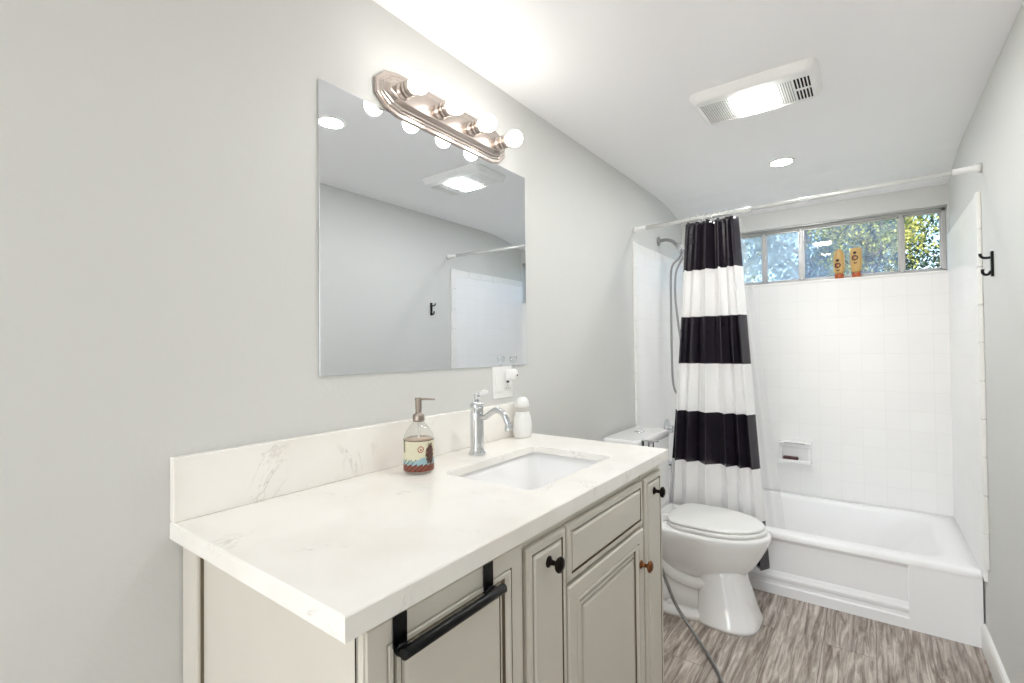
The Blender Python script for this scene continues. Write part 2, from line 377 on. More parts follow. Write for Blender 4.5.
# tile surround with a bullnose edge
TT = .010; TZ = 1.846; TY = 2.612
mb = MB(tile_x); mb.box(TT, W-TT, D-TT, D, .30, WZ0-.004); struct(mb.obj('trim_2'))
for k, (xa, xb, xe) in enumerate(((0, TT, TT+.005), (W-TT, W, W-TT-.005))):
    mb = MB(tile_y, white_m)
    mb.box(xa, xb, TY+.05, D-.0005, .30, TZ-.05); mb.m(1)
    # bullnose pieces down the edge and along the top
    z = TZ
    x0, x1 = min(xa, xb, xe), max(xa, xb, xe)
    lo = .30 if xa == 0 else .362
    while z > lo+.02:
        z2 = max(lo, z-.1495); mb.box(x0, x1, TY, TY+.05, z2+.0015, z, .004, 2); z = z2
    y = TY+.05
    while y < D-.03:
        y2 = min(D-.0005, y+.1495); mb.box(xa if xa == 0 else xa-.0, xb, y+.001, y2, TZ-.05, TZ, .003, 2); y = y2
    struct(mb.obj('trim_%d' % (3+k)))
# white sill ledge tile under the window
mb = MB(white_m); mb.box(WX0, WX1, D-.014, D+.055, WZ0-.014, WZ0, .003); struct(mb.obj('trim_5'))

# ------------------------------------------------------------------ window
win = MB(alum)
fy0, fy1 = D+.055, D+.085
win.box(WX0, WX1, fy0, fy1, WZ0, WZ0+.016, .002); win.box(WX0, WX1, fy0, fy1, WZ1-.020, WZ1, .002)
win.box(WX0, WX0+.018, fy0, fy1, WZ0, WZ1, .002); win.box(WX1-.020, WX1, fy0, fy1, WZ0, WZ1, .002)
win.box(WX0, WX1, D+.012, D+.055, WZ1-.008, WZ1, .001)
for x in (.275, .525, .738, 1.238): win.box(x-.009, x+.009, fy0-.004, fy1, WZ0+.012, WZ1-.016, .002)
wo = struct(win.obj('window_1'))
# sliding sash rails round each light
panes = [(.04, .266, haze_glass), (.284, .516, haze_glass2), (.534, .729, haze_glass2), (.747, 1.229, haze_glass), (1.247, 1.412, clear_glass)]
for x0, x1, g in panes:
    f = MB(alum); a, b, c, d = x0, x1, WZ0+.018, WZ1-.022; t_ = .007
    f.box(a, b, fy0+.004, fy1-.008, c, c+t_); f.box(a, b, fy0+.004, fy1-.008, d-t_, d); f.box(a, a+t_, fy0+.004, fy1-.008, c, d); f.box(b-t_, b, fy0+.004, fy1-.008, c, d)
    fo = f.obj('window_frame', wo)
    MB(g).box(a+.004, b-.004, fy0+.012, fy0+.014, c+.004, d-.004).obj('pane', fo)

# ------------------------------------------------------------------ outside
struct(MB(grass_m).box(-7, 9, D+T+.05, 16, -.1, 0).obj('ground'))
def tree(name, x, y, h, cr, cz, leafm, label, n=2600, ls=.07, seed=1, trunk_r=.07):
    rnd = random.Random(seed); root = empty(name, (x, y, 0), label, 'tree', None)
    t = MB(bark_m); pts = spline([(x, y, 0), (x+.05, y, h*.3), (x-.06, y+.04, h*.6), (x+.03, y, h*.95)], 5)
    t.tube(pts, [trunk_r*(1-.75*i/(len(pts)-1)) for i in range(len(pts))], 10)
    clusters = []
    for k in range(16):
        a = rnd.uniform(0, 2*PI); zz = rnd.uniform(-1, 1); rr = rnd.uniform(.4, 1)*math.sqrt(1-zz*zz*.8)
        e = Vector((x+cr*rr*math.cos(a), y+cr*rr*math.sin(a)*.8, cz+zz*cr*.9))
        s0 = Vector((x, y, max(h*.3, e.z-cr*.55)))
        mid = (s0+e)/2+Vector((0, 0, .08))
        t.tube([s0, mid, e], [trunk_r*.35, trunk_r*.22, trunk_r*.08], 6); clusters.append(e)
    t.obj('trunk', root)
    l = MB(leafm)
    for k in range(n):
        c = rnd.choice(clusters); p = c+Vector((rnd.gauss(0, 1), rnd.gauss(0, 1), rnd.gauss(0, 1)))*cr*.23
        q = Matrix.Rotation(rnd.uniform(0, 2*PI), 3, 'Z') @ Matrix.Rotation(rnd.uniform(-1.2, 1.2), 3, 'X')
        s_ = ls*rnd.uniform(.6, 1.3)
        vs = [l.bm.verts.new(p+q @ Vector(v)*s_) for v in ((0, -.6, 0), (.32, 0, .06), (0, .6, 0), (-.32, 0, .06))]
        l.bm.faces.new(vs)
    l.obj('foliage', root)
    return root
tree('tree', 1.12, 5.7, 2.9, .46, 2.20, leaf_lime, 'yellow-green tree nearest the house, across the window mullion right of the bottles', 4600, .034, 3, .045)
tree('tree', 2.35, 8.9, 4.2, .80, 2.75, leaf_dark, 'dark green tree further off behind the far right window pane', 9000, .05, 5, .08)
tree('tree', .42, 7.9, 3.9, .72, 2.65, leaf_blue, 'blue-green tree behind the two tan bottles', 5200, .06, 8, .08)
tree('tree', -1.0, 10.2, 4.8, 1.0, 3.0, leaf_lime, 'pale yellow tree behind the panes beside the curtain', 5500, .075, 11, .09)
tree('tree', 1.0, 12.8, 5.6, 1.3, 3.5, leaf_dark, 'tall dark tree furthest back behind the middle pane', 7500, .09, 14, .11)

# ------------------------------------------------------------------ vanity cabinet
CT, CB = .924, .8915              # countertop top / underside
CY0, CY1, CX = .349, 1.517, .561
van = empty('vanity_cabinet', (.27, .93, 0), 'greige glazed bathroom vanity cabinet with raised panel doors along the left wall', 'cabinet')
XF = .544                        # face frame plane
c = MB(cab_m, glaze_m, gap_m)
c.box(.002, XF-.0042, .378, 1.478, .10, .70, 0)          # carcass below the sink
c.box(.002, XF-.0042, .378, .394, .70, CB, 0); c.box(.002, XF-.02, 1.462, 1.478, .70, CB, 0); c.box(XF-.03, XF-.006, .381, 1.460, .70, CB-.0005, 0)
c.box(.002, .45, .38, 1.470, 0, .10)                     # toe kick
c.obj('body', van)
c = MB(cab_m, glaze_m); c.box(XF-.004, XF, .378, 1.478, .10, CB, 0)
c.box(XF, XF+.003, .729, .737, .10, CB); c.box(XF, XF+.0115, .3782, .3825, .10, CB, .003); c.box(XF, XF+.003, 1.315, 1.326, .10, CB)
c.obj('face_frame', van)
c = MB(gap_m); c.box(XF-.0032, XF-.0012, .3768, .3778, .10, CB); c.obj('edge_seam', van)
c = MB(cab_m, glaze_m); c.box(.004, .0355, .3695, .378, .0, CB, .002); c.box(.037, .078, .366, .378, 0, CB, .004); c.m(1).box(.0355, .037, .3725, .378, 0, CB); c.box(.078, .0795, .3728, .378, 0, CB)
c.obj('filler_strip', van)
def panel(name, y0, y1, z0, z1, prof, x0=XF+.0015, th=.0125):
    """front panel facing +x; prof = [(inset, height, material)]"""
    mb = MB(cab_m, glaze_m); rings = []; y0, y1 = ys_(y0), ys_(y1)
    full = [(0, 0, 0)]+prof
    for ins, hh, mi in full:
        a, b, c_, d = y0+ins, y1-ins, z0+ins, z1-ins
        rings.append([mb.bm.verts.new((x0+hh, y, z)) for y, z in ((a, c_), (b, c_), (b, d), (a, d))])
    for i in range(len(rings)-1):
        for k in range(4):
            j = (k+1) % 4; f = mb.bm.faces.new((rings[i][k], rings[i][j], rings[i+1][j], rings[i+1][k])); f.material_index = full[i+1][2]
    mb.bm.faces.new(rings[-1]); mb.bm.faces.new(list(reversed(rings[0])))
    o = mb.obj(name, van)
    return o
T_ = .0125
ys_ = lambda y: y*.986
raised = [(0, T_-.004, 0), (.004, T_, 0), (.034, T_, 0), (.0345, T_-.0025, 1), (.0362, T_-.0025, 1), (.038, T_+.0012, 0), (.044, T_+.0012, 0), (.048, T_-.005, 0), (.050, T_-.009, 1), (.0545, T_-.009, 1), (.056, T_-.006, 0), (.062, T_-.0045, 0), (.0625, T_-.007, 1), (.0650, T_-.007, 1), (.067, T_-.003, 0), (.072, T_-.001, 0)]
flatp = [(0, T_-.005, 0), (.005, T_-.001, 0), (.015, T_-.001, 0), (.016, T_-.005, 1), (.0195, T_-.005, 1), (.021, T_-.001, 0), (.026, T_+.001, 0)]
door_l = panel('door', .385, .735, .115, .8905, raised)
door_n = panel('narrow_door', .752, .898, .115, .869, flatp)
drawer = panel('drawer_front', .904, 1.330, .747, .869, flatp)
door_r = panel('door', .904, 1.330, .115, .739, raised)
door_m = panel('narrow_door', 1.349, 1.487, .115, .869, flatp)
def knob(y, z, m_, parent, nm='knob'):
    k = MB(m_); X = XF+.0142; y = y*.986
    k.lathe([(.0115, 0), (.0115, .002), (.009, .004), (.0055, .007), (.005, .016), (.008, .020), (.0145, .023), (.0160, .026), (.0150, .029), (.0120, .031), (.0105, .0305), (.009, .033), (.0001, .034)], (X, y, z), 'x', 20)
    return k.obj(nm, parent)
knob(.824, .823, bronze, door_n)['label'] = 'dark bronze knob'
knob(1.306, .644, copper_m, door_r)['label'] = 'worn copper-coloured knob'
knob(1.414, .822, bronze, door_m)['label'] = 'dark bronze knob'

# ------------------------------------------------------------------ countertop with undermount sink
SX0, SX1, SY0, SY1 = .180, .461, .900, 1.322
def slab_with_hole(mb, x0, x1, y0, y1, hx0, hx1, hy0, hy1, r, z0, z1, n=5):
    inner = rrect(hx0, hx1, hy0, hy1, r, 0, n); N = len(inner)
    outer = []
    for (x, y, _) in inner:     # project each inner point radially on the outer rectangle
        cx, cy = (hx0+hx1)/2, (hy0+hy1)/2; dx, dy = x-cx, y-cy
        t = 1e9
        if dx > 1e-9: t = min(t, (x1-cx)/dx)
        if dx < -1e-9: t = min(t, (x0-cx)/dx)
        if dy > 1e-9: t = min(t, (y1-cy)/dy)
        if dy < -1e-9: t = min(t, (y0-cy)/dy)
        outer.append([cx+dx*t, cy+dy*t])
    for X, Y in ((x0, y0), (x0, y1), (x1, y0), (x1, y1)):
        i = min(range(N), key=lambda k: (outer[k][0]-X)**2+(outer[k][1]-Y)**2); outer[i] = [X, Y]
    b = .002
    def ring(pts, z, g=0):
        out = []
        for x, y in pts:
            if g: x = min(max(x, x0+g), x1-g); y = min(max(y, y0+g), y1-g)
            out.append((x, y, z))
        return out
    zi = z1-.020
    R = [[(p[0], p[1], zi) for p in inner], ring(outer, z0), ring(outer, z1-b), ring(outer, z1, b), [(p[0], p[1], z1) for p in inner], [(p[0], p[1], zi) for p in inner]]
    mb.loft(R, caps=(False, False), smooth=False); bmesh.ops.remove_doubles(mb.bm, verts=mb.bm.verts, dist=1e-6)
ctop = MB(quartz); slab_with_hole(ctop, .001, CX, CY0, CY1, SX0, SX1, SY0, SY1, .022, CB, CT)
tag(ctop.obj('countertop'), 'white veined quartz countertop with square sink cutout on the vanity', 'countertop')
bs = MB(quartz); bs.box(.001, .0215, CY0, CY1, CT+.0003, 1.0465, .002)
tag(bs.obj('backsplash'), 'low white quartz backsplash strip standing on the countertop against the wall', 'backsplash')
SB = CT-.0215
sk = MB(porc)
g = .006
R = [rrect(SX0-.010, SX1+.010, SY0-.010, SY1+.010, .03, SB-.001), rrect(SX0-g, SX1+g, SY0-g, SY1+g, .024, SB-.001), rrect(SX0-g+.002, SX1+g-.002, SY0-g+.002, SY1+g-.002, .026, SB-.02),
     rrect(SX0+.01, SX1-.01, SY0+.014, SY1-.014, .04, SB-.10), rrect(SX0+.03, SX1-.03, SY0+.04, SY1-.04, .05, SB-.130), rrect(SX0+.09, SX1-.09, SY0+.14, SY1-.14, .03, SB-.138)]
sk.loft(R, caps=(False, True))
R2 = [rrect(SX0-.010, SX1+.010, SY0-.010, SY1+.010, .03, SB-.001), rrect(SX0-.010, SX1+.010, SY0-.010, SY1+.010, .03, SB-.012), rrect(SX0-g-.006, SX1+g+.006, SY0-g-.006, SY1+g+.006, .026, SB-.014),
      rrect(SX0-.003, SX1+.003, SY0, SY1, .04, SB-.11), rrect(SX0+.02, SX1-.02, SY0+.03, SY1-.03, .05, SB-.142), rrect(SX0+.08, SX1-.08, SY0+.13, SY1-.13, .03, SB-.150)]
sk.loft(R2, caps=(False, True))
sink = empty('sink', ((SX0+SX1)/2, (SY0+SY1)/2, SB-.150), 'white rectangular undermount porcelain sink set in the quartz countertop', 'sink')
sk.obj('basin', sink)
MB(chrome).lathe([(.022, 0), (.022, .003), (.018, .004), (.016, .001), (.0001, .001)], ((SX0+SX1)/2, (SY0+SY1)/2, SB-.1378), 'z', 24).obj('drain', sink)

# ------------------------------------------------------------------ faucet
fx, fyc = .106, 1.123
fa = empty('faucet', (fx, fyc, CT), 'tall chrome single-lever faucet behind the sink on the countertop', 'faucet')
MB(chrome).lathe([(.0265, .0003), (.0265, .005), (.023, .009), (.0215, .013), (.0205, .020), (.0205, .118), (.0195, .137), (.0205, .143), (.0210, .149), (.0195, .155), (.012, .161), (.0080, .163), (.0001, .164)], (fx, fyc, CT-.0), 'z', 32).obj('column', fa)
sp_pts = spline([(fx+.012, fyc, 1.037), (fx+.035, fyc, 1.040), (fx+.058, fyc, 1.055), (fx+.080, fyc, 1.064), (fx+.103, fyc, 1.054), (fx+.118, fyc, 1.030), (fx+.124, fyc, 1.008)], 5)
MB(chrome).tube(sp_pts, [.0085]*12+[.009]*(len(sp_pts)-16)+[.0105, .0125, .013, .013], 14).obj('spout', fa)
lv = MB(chrome); lv.lathe([(.0075, .160), (.0075, .172), (.0095, .176), (.0085, .182), (.0001, .184)], (fx, fyc, CT), 'z', 20)
lv.tube([(fx, fyc, CT+.176), (fx+.012, fyc-.001, CT+.183), (fx+.02, fyc-.001, CT+.187)], [.0055, .005, .004], 10)
lvo = lv.obj('lever', fa)
hd = MB(plastic); hd.tube([(fx+.018, fyc-.001, CT+.186), (fx+.024, fyc-.001, CT+.1885), (fx+.034, fyc-.001, CT+.1915), (fx+.044, fyc-.001, CT+.193)], [.004, .0075, .0075, .005], 12)
hd.obj('lever_grip', lvo)['label'] = 'white porcelain lever grip'

# ------------------------------------------------------------------ soap dispenser bottle
bx, by = .116, .876; R_ = .0395
so_ = empty('soap_dispenser', (bx, by, CT), 'clear glass soap pump bottle with floral label and nickel pump on the countertop', 'soap dispenser')
prof = [(R_-.004, .0008), (R_, .006), (R_, .086), (R_-.003, .100), (R_-.010, .113), (.021, .124), (.0135, .131), (.0125, .138)]
b = MB(jar_glass); b.lathe(prof, (bx, by, CT), 'z', 40, caps=(True, False)); 
b.obj('bottle_body', so_, smooth=True)
b = MB(liquid_m); b.lathe([(R_-.0065, .0065), (R_-.0035, .010), (R_-.0035, .088), (R_-.0037, .0895), (.0001, .090)], (bx, by, CT), 'z', 40); b.obj('liquid', so_, smooth=True)
lab = MB(ext_m, lab_red, lab_dark, lab_blue, lab_rust, lab_green)
NT, NZ = 120, 56; z0l, z1l = .008, .087
def lab_pick(a, v):           # a: angle from the camera-facing direction, v: height 0..1
    n1 = math.sin(a*23+v*9)*math.sin(a*41-v*31)
    d = math.hypot((a-.10)*1.0, (v-.72)*1.9)
    if v > .965: return 2
    if d < .20: return 1 if (d > .15 or n1 > -.1 and d < .09) else 0
    if v < .22+.05*n1: return 4 if n1 < .35 else 2
    if math.hypot((a-.78)*1.1, (v-.55)*1.1) < .38+.08*n1: return 2 if n1 < .25 else (1 if n1 < .5 else 5)
    if v < .40+.05*math.sin(a*5) and a > -.55+.3*n1: return 3
    if v < .34+.08*n1: return 3 if n1 < .3 else 5
    if abs(a+1.15) < .10 and v > .6: return 5
    return 0
face_dir = math.atan2(0-by, 1.076-bx); rl = R_+.0006
vv = [[lab.bm.verts.new((bx+rl*math.cos(face_dir+(i/NT*2-1)*1.9), by+rl*math.sin(face_dir+(i/NT*2-1)*1.9), CT+z0l+(z1l-z0l)*j/NZ)) for j in range(NZ+1)] for i in range(NT+1)]
for i in range(NT):
    for j in range(NZ):
        f = lab.bm.faces.new((vv[i][j], vv[i+1][j], vv[i+1][j+1], vv[i][j+1])); f.smooth = True
        f.material_index = lab_pick((i/NT*2-1)*1.9, j/NZ)
lo = lab.obj('label_band', so_)
md = lo.modifiers.new('thick', 'SOLIDIFY'); md.thickness = .0004
pz = CT+.133
p = MB(pewter); p.lathe([(.0150, 0), (.0155, .004), (.0155, .016), (.013, .019), (.0085, .021), (.0075, .030), (.0085, .032), (.0085, .054), (.0095, .056), (.0095, .062), (.0001, .063)], (bx, by, pz), 'z', 28)
dirn = Vector((math.cos(.62), math.sin(.62), 0))
q0 = Vector((bx, by, pz+.058)); p.tube([q0, q0+dirn*.02, q0+dirn*.044+Vector((0, 0, -.001))], [.0035, .0028, .0022], 10)
p.obj('pump', so_)
MB(plastic).tube([(bx, by, CT+.012), (bx, by, pz+.002)], .0022, 8).obj('dip_tube', so_)

# ------------------------------------------------------------------ white lotion bottle at the far end
band_m = mat('pale_grey_band', (.78, .77, .75), .4, var=(10, .03))
lx, ly = .058, 1.432
lo_ = empty('lotion_bottle', (lx, ly, CT), 'white lotion bottle with rounded white cap at the far end of the countertop', 'bottle')
def oval(prof, c, sx, sy, n=32, ang=0):
    out = []
    for r, h in prof:
        ring = []
        for k in range(n):
            a = 2*PI*k/n; x, y = r*math.cos(a)*sx, r*math.sin(a)*sy
            ring.append((c[0]+x*math.cos(ang)-y*math.sin(ang), c[1]+x*math.sin(ang)+y*math.cos(ang), c[2]+h))
        out.append(ring)
    return out
b = MB(plastic); b.loft(oval([(.033, .0005), (.037, .004), (.0395, .025), (.0395, .045), (.035, .072), (.029, .090), (.0275, .094)], (lx, ly, CT), .78, 1)); b.obj('bottle_body', lo_)
b = MB(band_m); b.loft(oval([(.0278, .0942), (.0282, .096), (.0278, .109), (.027, .1098)], (lx, ly, CT), .85, 1)); b.obj('neck_band', lo_)['label'] = 'grey band under the cap'
b = MB(plastic); b.loft(oval([(.0275, .110), (.0275, .118), (.0245, .132), (.018, .141), (.010, .1455), (.0005, .1465)], (lx, ly, CT), .85, 1)); b.obj('cap', lo_)

# ------------------------------------------------------------------ black towel bar hooked on the left door
tb = empty('towel_bar', (.58, .53, .85), 'black over-the-door towel bar hooked on the near left vanity door', 'towel bar')
XD = XF+.0148
for yc in (.434, .622):
    s = MB(black_m); s.box(XD+.0006, XD+.0030, yc-.0120, yc+.0120, .848, .8895, .0006)
    s.box(XF-.0020, XD+.0030, yc-.0125, yc+.0125, .8708, .8826, .0006) if False else None
    s.tube([(XD+.002, yc, .851), (XD+.003, yc, .846), (XD+.006, yc, .845), (.568, yc, .8455), (.574, yc, .846)], [.003, .0034, .0034, .0034, .0034], 10, flat=3.2)
    s.obj('strap', tb)
MB(black_m).lathe([(.0070, -.109), (.0080, -.1075), (.0080, .1075), (.0070, .109)], (.578, .533, .8460), 'y', 24).obj('bar', tb)

# ------------------------------------------------------------------ outlet plate and plug-in freshener
op = empty('wall_outlet', (0, 1.387, 1.124), 'white two-gang switch and outlet plate on the wall under the mirror', 'outlet')
MB(plastic).box(.0002, .0055, 1.330, 1.444, 1.067, 1.182, .002).obj('cover_plate', op)
MB(plastic).box(.0056, .0100, 1.346, 1.379, 1.091, 1.158, .0015).obj('rocker_switch', op)
o = MB(plastic, dark_slot); o.box(.0056, .0080, 1.395, 1.428, 1.091, 1.158, .001); o.m(1)
for dy in (-.006, .006): o.box(.0080, .0083, 1.4115+dy-.001, 1.4115+dy+.001, 1.098, 1.106)
o.lathe([(.002, 0), (.002, .0003)], (.0080, 1.4115, 1.1115), 'x', 10); o.box(.0080, .0092, 1.405, 1.418, 1.121, 1.128)
o.obj('receptacle', op)
pf = empty('air_freshener', (.03, 1.412, 1.15), 'white round plug-in air freshener with clear refill on the wall outlet', 'air freshener')
b = MB(plastic, dark_slot); b.box(.0087, .030, 1.396, 1.428, 1.130, 1.168, .006, 3); b.sphere((.034, 1.412, 1.152), .021, sc=(.75, 1, 1)); b.m(1).sphere((.0492, 1.414, 1.150), .003)
b.obj('plug_body', pf)
b = MB(tube_glass); b.lathe([(.009, 0), (.007, .008), (.007, .020), (.013, .028), (.0145, .044), (.0125, .046), (.0115, .030), (.0055, .022)], (.034, 1.412, 1.172), 'z', 24, caps=(True, True)); b.obj('glass_refill', pf, smooth=True)

# ------------------------------------------------------------------ mirror
mi = MB(mirror_m, alum); bmx = mi
mi.box(.0005, .0055, .660, 1.539, 1.183, 1.914, .0012, 1)
tag(mi.obj('mirror'), 'large frameless rectangular wall mirror above the vanity', 'mirror')

# ------------------------------------------------------------------ vanity light bar with four globe bulbs
vy, vz = 1.117, 1.972
vl = empty('vanity_light', (0, vy, vz), 'brushed nickel four-globe vanity light bar on the wall above the mirror', 'wall light')
def bar_outline(hl, hh, cut, x):
    n = 6; out = []
    pts = [(-hl, -hh*.32), (-hl+cut*.45, -hh*.82), (-hl+cut, -hh), (hl-cut, -hh), (hl-cut*.45, -hh*.82), (hl, -hh*.32), (hl, hh*.32), (hl-cut*.45, hh*.82), (hl-cut, hh), (-hl+cut, hh), (-hl+cut*.45, hh*.82), (-hl, hh*.32)]
    return [(x, vy+a, vz+b) for a, b in pts]
v = MB(nickel)
v.loft([bar_outline(.290, .064, .075, .0004), bar_outline(.290, .064, .075, .008), bar_outline(.286, .060, .073, .011), bar_outline(.280, .052, .070, .011), bar_outline(.277, .049, .069, .014),
        bar_outline(.274, .045, .068, .015), bar_outline(.272, .043, .067, .021), bar_outline(.268, .039, .066, .0225), bar_outline(.258, .029, .062, .0335), bar_outline(.254, .026, .060, .0345)], smooth=False)
v.obj('back_plate', vl)
for k, by_ in enumerate((.900, 1.046, 1.192, 1.337)):
    s = MB(nickel); s.lathe([(.024, .0335), (.024, .037), (.0195, .040), (.0195, .050), (.0225, .052), (.0225, .059), (.0205, .061), (.0225, .063), (.0225, .077), (.0205, .079), (.0185, .079), (.0185, .06)], (0, by_, vz), 'x', 28)
    so2 = s.obj('socket', vl)
    bl = MB(bulb_m); bl.lathe([(.012, .062), (.0125, .077), (.0165, .083), (.0225, .089), (.0265, .097), (.0278, .105), (.0265, .114), (.0225, .122), (.0155, .128), (.007, .1315), (.0005, .132)], (0, by_, vz), 'x', 28)
    bo = bl.obj('bulb', so2, smooth=True)

# ------------------------------------------------------------------ ceiling fan / heater with light
FX0, FX1, FY0, FY1 = .535, .955, 1.865, 2.135
fv = empty('exhaust_fan', ((FX0+FX1)/2, (FY0+FY1)/2, H), 'white rectangular ceiling exhaust fan with lit lens between louvred vents', 'ceiling fan light')
fz = H-.034
c = MB(plastic, midgrey, lgrey, dark_slot)
# rim frame with sloping sides
c.loft([rrect(FX0, FX1, FY0, FY1, .035, H-.0003), rrect(FX0, FX1, FY0, FY1, .035, H-.008), rrect(FX0+.012, FX1-.012, FY0+.012, FY1-.012, .03, fz+.004), rrect(FX0+.018, FX1-.018, FY0+.018, FY1-.018, .028, fz),
        rrect(FX0+.028, FX1-.028, FY0+.050, FY1-.026, .006, fz), rrect(FX0+.028, FX1-.028, FY0+.050, FY1-.026, .006, fz+.012)], caps=(False, False), smooth=False)
c.obj('fan_housing', fv)
ax0, ax1, ay0, ay1 = FX0+.028, FX1-.028, FY0+.050, FY1-.026
secs = [(ax0, ax0+.062, 'a'), (ax0+.062, ax0+.108, 'b'), (ax0+.262, ax0+.312, 'b'), (ax0+.312, ax1, 'd')]
for x0, x1, kd in secs:
    g = MB(plastic, midgrey, lgrey, dark_slot)
    g.m({'a': 1, 'b': 1, 'd': 3}[kd]).box(x0, x1, ay0, ay1, fz+.006, fz+.008); g.m(0)
    step = .0078 if kd != 'd' else .0105; x = x0
    while x < x1-.003:
        wd = .0042 if kd != 'd' else .0035
        g.box(x, min(x+wd, x1), ay0, ay1, fz+.0005, fz+.0058); x += step
    for yy in (ay0+.004, ay1-.004)+(((ay0+ay1)/2,) if kd == 'd' else ()): g.box(x0, x1, yy-.003, yy+.003, fz, fz+.005)
    g.obj('louvre_grille', fv)
cc = MB(plastic); cc.box(ax0+.108, ax0+.262, ay0, ay1, fz+.002, fz+.006); cc.obj('lens_plate', fv)
l = MB(fanlens_m); lx0, lx1 = ax0+.118, ax0+.256
l.loft([rrect(lx0, lx1, FY0+.052, FY1-.040, .03, fz+.0015), rrect(lx0+.001, lx1-.001, FY0+.053, FY1-.041, .03, fz-.003), rrect(lx0+.01, lx1-.01, FY0+.060, FY1-.048, .03, fz-.007), rrect(lx0+.05, lx1-.05, FY0+.09, FY1-.08, .015, fz-.009)], smooth=True)
l.obj('light_lens', fv)

# ------------------------------------------------------------------ recessed lights
def recessed(x, y):
    r = empty('recessed_light', (x, y, H), 'x', 'recessed light', 'recessed ceiling lights')
    MB(white_m).lathe([(.062, -.0002), (.061, -.004), (.050, -.005), (.046, -.0002)], (x, y, H), 'z', 36, caps=(False, False)).obj('trim_ring', r)
    MB(disc_m).lathe([(.046, -.0006), (.0455, -.003), (.0005, -.0035)], (x, y, H), 'z', 36, caps=(True, True)).obj('lens', r)
    return r
rl0 = recessed(.727, 2.848); rl0['label'] = 'small round recessed ceiling light between exhaust fan and window'
for x, y, lb in ((.735, 1.165, 'round recessed ceiling light above the sink, seen in the mirror'), (.735, -1.2, 'added round ceiling fill light, unseen behind the camera near the door')):  # the last one is added behind the camera as extra fill
    q = copy_tree(rl0); q.location = (x, y, H); q['label'] = lb

# ------------------------------------------------------------------ bathtub
TB = empty('bathtub', (W/2, 3.13, 0), 'white alcove bathtub with recessed apron panel under the tiled walls', 'bathtub')
tx0, tx1, ty0, ty1, tz = .0115, W-.006, 2.728, D-.0115, .312
b = MB(tub_m)
N_ = 6
def rr(ins_l, ins_r, ins_f, ins_b, r, z): return rrect(tx0+ins_l, tx1-ins_r, ty0+ins_f, ty1-ins_b, r, z, N_)
b.loft([rr(0, 0, .0, 0, .004, tz-.030), rr(0, 0, .0, 0, .006, tz-.018), rr(0, 0, .004, 0, .008, tz-.007), rr(0.002, .002, .012, .002, .012, tz), rr(.075, .09, .070, .045, .10, tz), rr(.088, .105, .082, .055, .11, tz-.006), rr(.095, .12, .088, .062, .12, tz-.03),
        rr(.13, .26, .115, .10, .13, tz-.20), rr(.16, .32, .145, .13, .12, tz-.245), rr(.30, .5, .25, .25, .05, tz-.25)], caps=(False, True))
b.obj('basin', TB)
# apron: recessed panel on the left, flush block at the right
a = MB(tub_m)
ax = 1.198
def apron(x0, x1, prof):
    a.loft([[(x, y, z) for y, z in prof] for x in (x0, x1)], smooth=False)
a1 = ty0+.004
apron(ax, tx1, [(a1, 0), (a1-.0015, tz-.032), (ty0+.0, tz-.028), (ty0+.06, tz-.028), (ty0+.06, 0)])
prof = [(ty0+.004, 0), (ty0+.004, .045), (ty0+.010, .052), (ty0+.012, .066), (ty0+.004, .078), (ty0+.003, .088), (ty0+.010, .100), (ty0+.016, .115), (ty0+.017, tz-.05), (ty0+.008, tz-.034), (ty0+.000, tz-.028), (ty0+.06, tz-.028), (ty0+.06, 0)]
apron(tx0, ax, prof)
a.obj('apron', TB)
a = MB(chrome); a.lathe([(.032, 0), (.032, .004), (.026, .008), (.0001, .010)], (tx0+.0975, 3.13, tz-.075), 'x', 24); a.obj('overflow_plate', TB)

# tub spout, valve handle
sp = empty('tub_spout', (TT, 3.14, .475), 'chrome tub spout on the tiled left wall behind the curtain', 'tub spout')
MB(chrome).lathe([(.030, .0102), (.030, .016), (.024, .020), (.022, .06), (.021, .10), (.018, .115), (.0001, .117)], (0, 3.14, .475), 'x', 24).obj('spout_body', sp)
vv_ = empty('shower_valve', (TT, 3.12, .70), 'chrome round shower valve with lever handle on the left tile wall', 'shower valve')
MB(chrome).lathe([(.062, .0102), (.062, .014), (.05, .020), (.028, .026), (.026, .05), (.0001, .052)], (0, 3.12, .715), 'x', 32).obj('escutcheon', vv_)
MB(chrome).lathe([(.020, .05), (.022, .056), (.020, .078), (.012, .086), (.0001, .087)], (0, 3.12, .715), 'x', 20).tube([(.068, 3.12, .715), (.074, 3.11, .68), (.078, 3.10, .640)], [.008, .007, .010], 12).obj('handle', vv_)

# ------------------------------------------------------------------ shower arm, hand shower and hose
sh = empty('wall_shower', (0, 3.05, 1.92), 'grey metal shower arm with hand shower bracket on the left wall above the tile', 'shower')
sy = 3.04
a = MB(hose_m); a.lathe([(.030, .0004), (.030, .005), (.02, .012), (.012, .016)], (0, sy, 1.925), 'x', 24)
a.tube(spline([(.01, sy, 1.925), (.05, sy, 1.926), (.09, sy, 1.912), (.125, sy, 1.878)], 5), .0105, 14)
a.obj('shower_arm', sh)
a = MB(plastic, chrome); a.m(1).tube([(.120, sy, 1.888), (.137, sy, 1.862), (.150, sy, 1.836)], [.017, .021, .017], 16); a.m(0).tube([(.133, sy, 1.872), (.165, sy, 1.862)], [.017, .017], 14)
a.obj('diverter', sh)
a = MB(chrome, black_m); a.tube([(.160, sy, 1.80), (.185, sy, 1.85), (.20, sy, 1.885)], [.012, .013, .016], 14); a.lathe([(.018, -.01), (.045, .006), (.045, .016), (.0001, .017)], (.215, sy, 1.885), 'x', 28)
a.obj('hand_shower', sh)
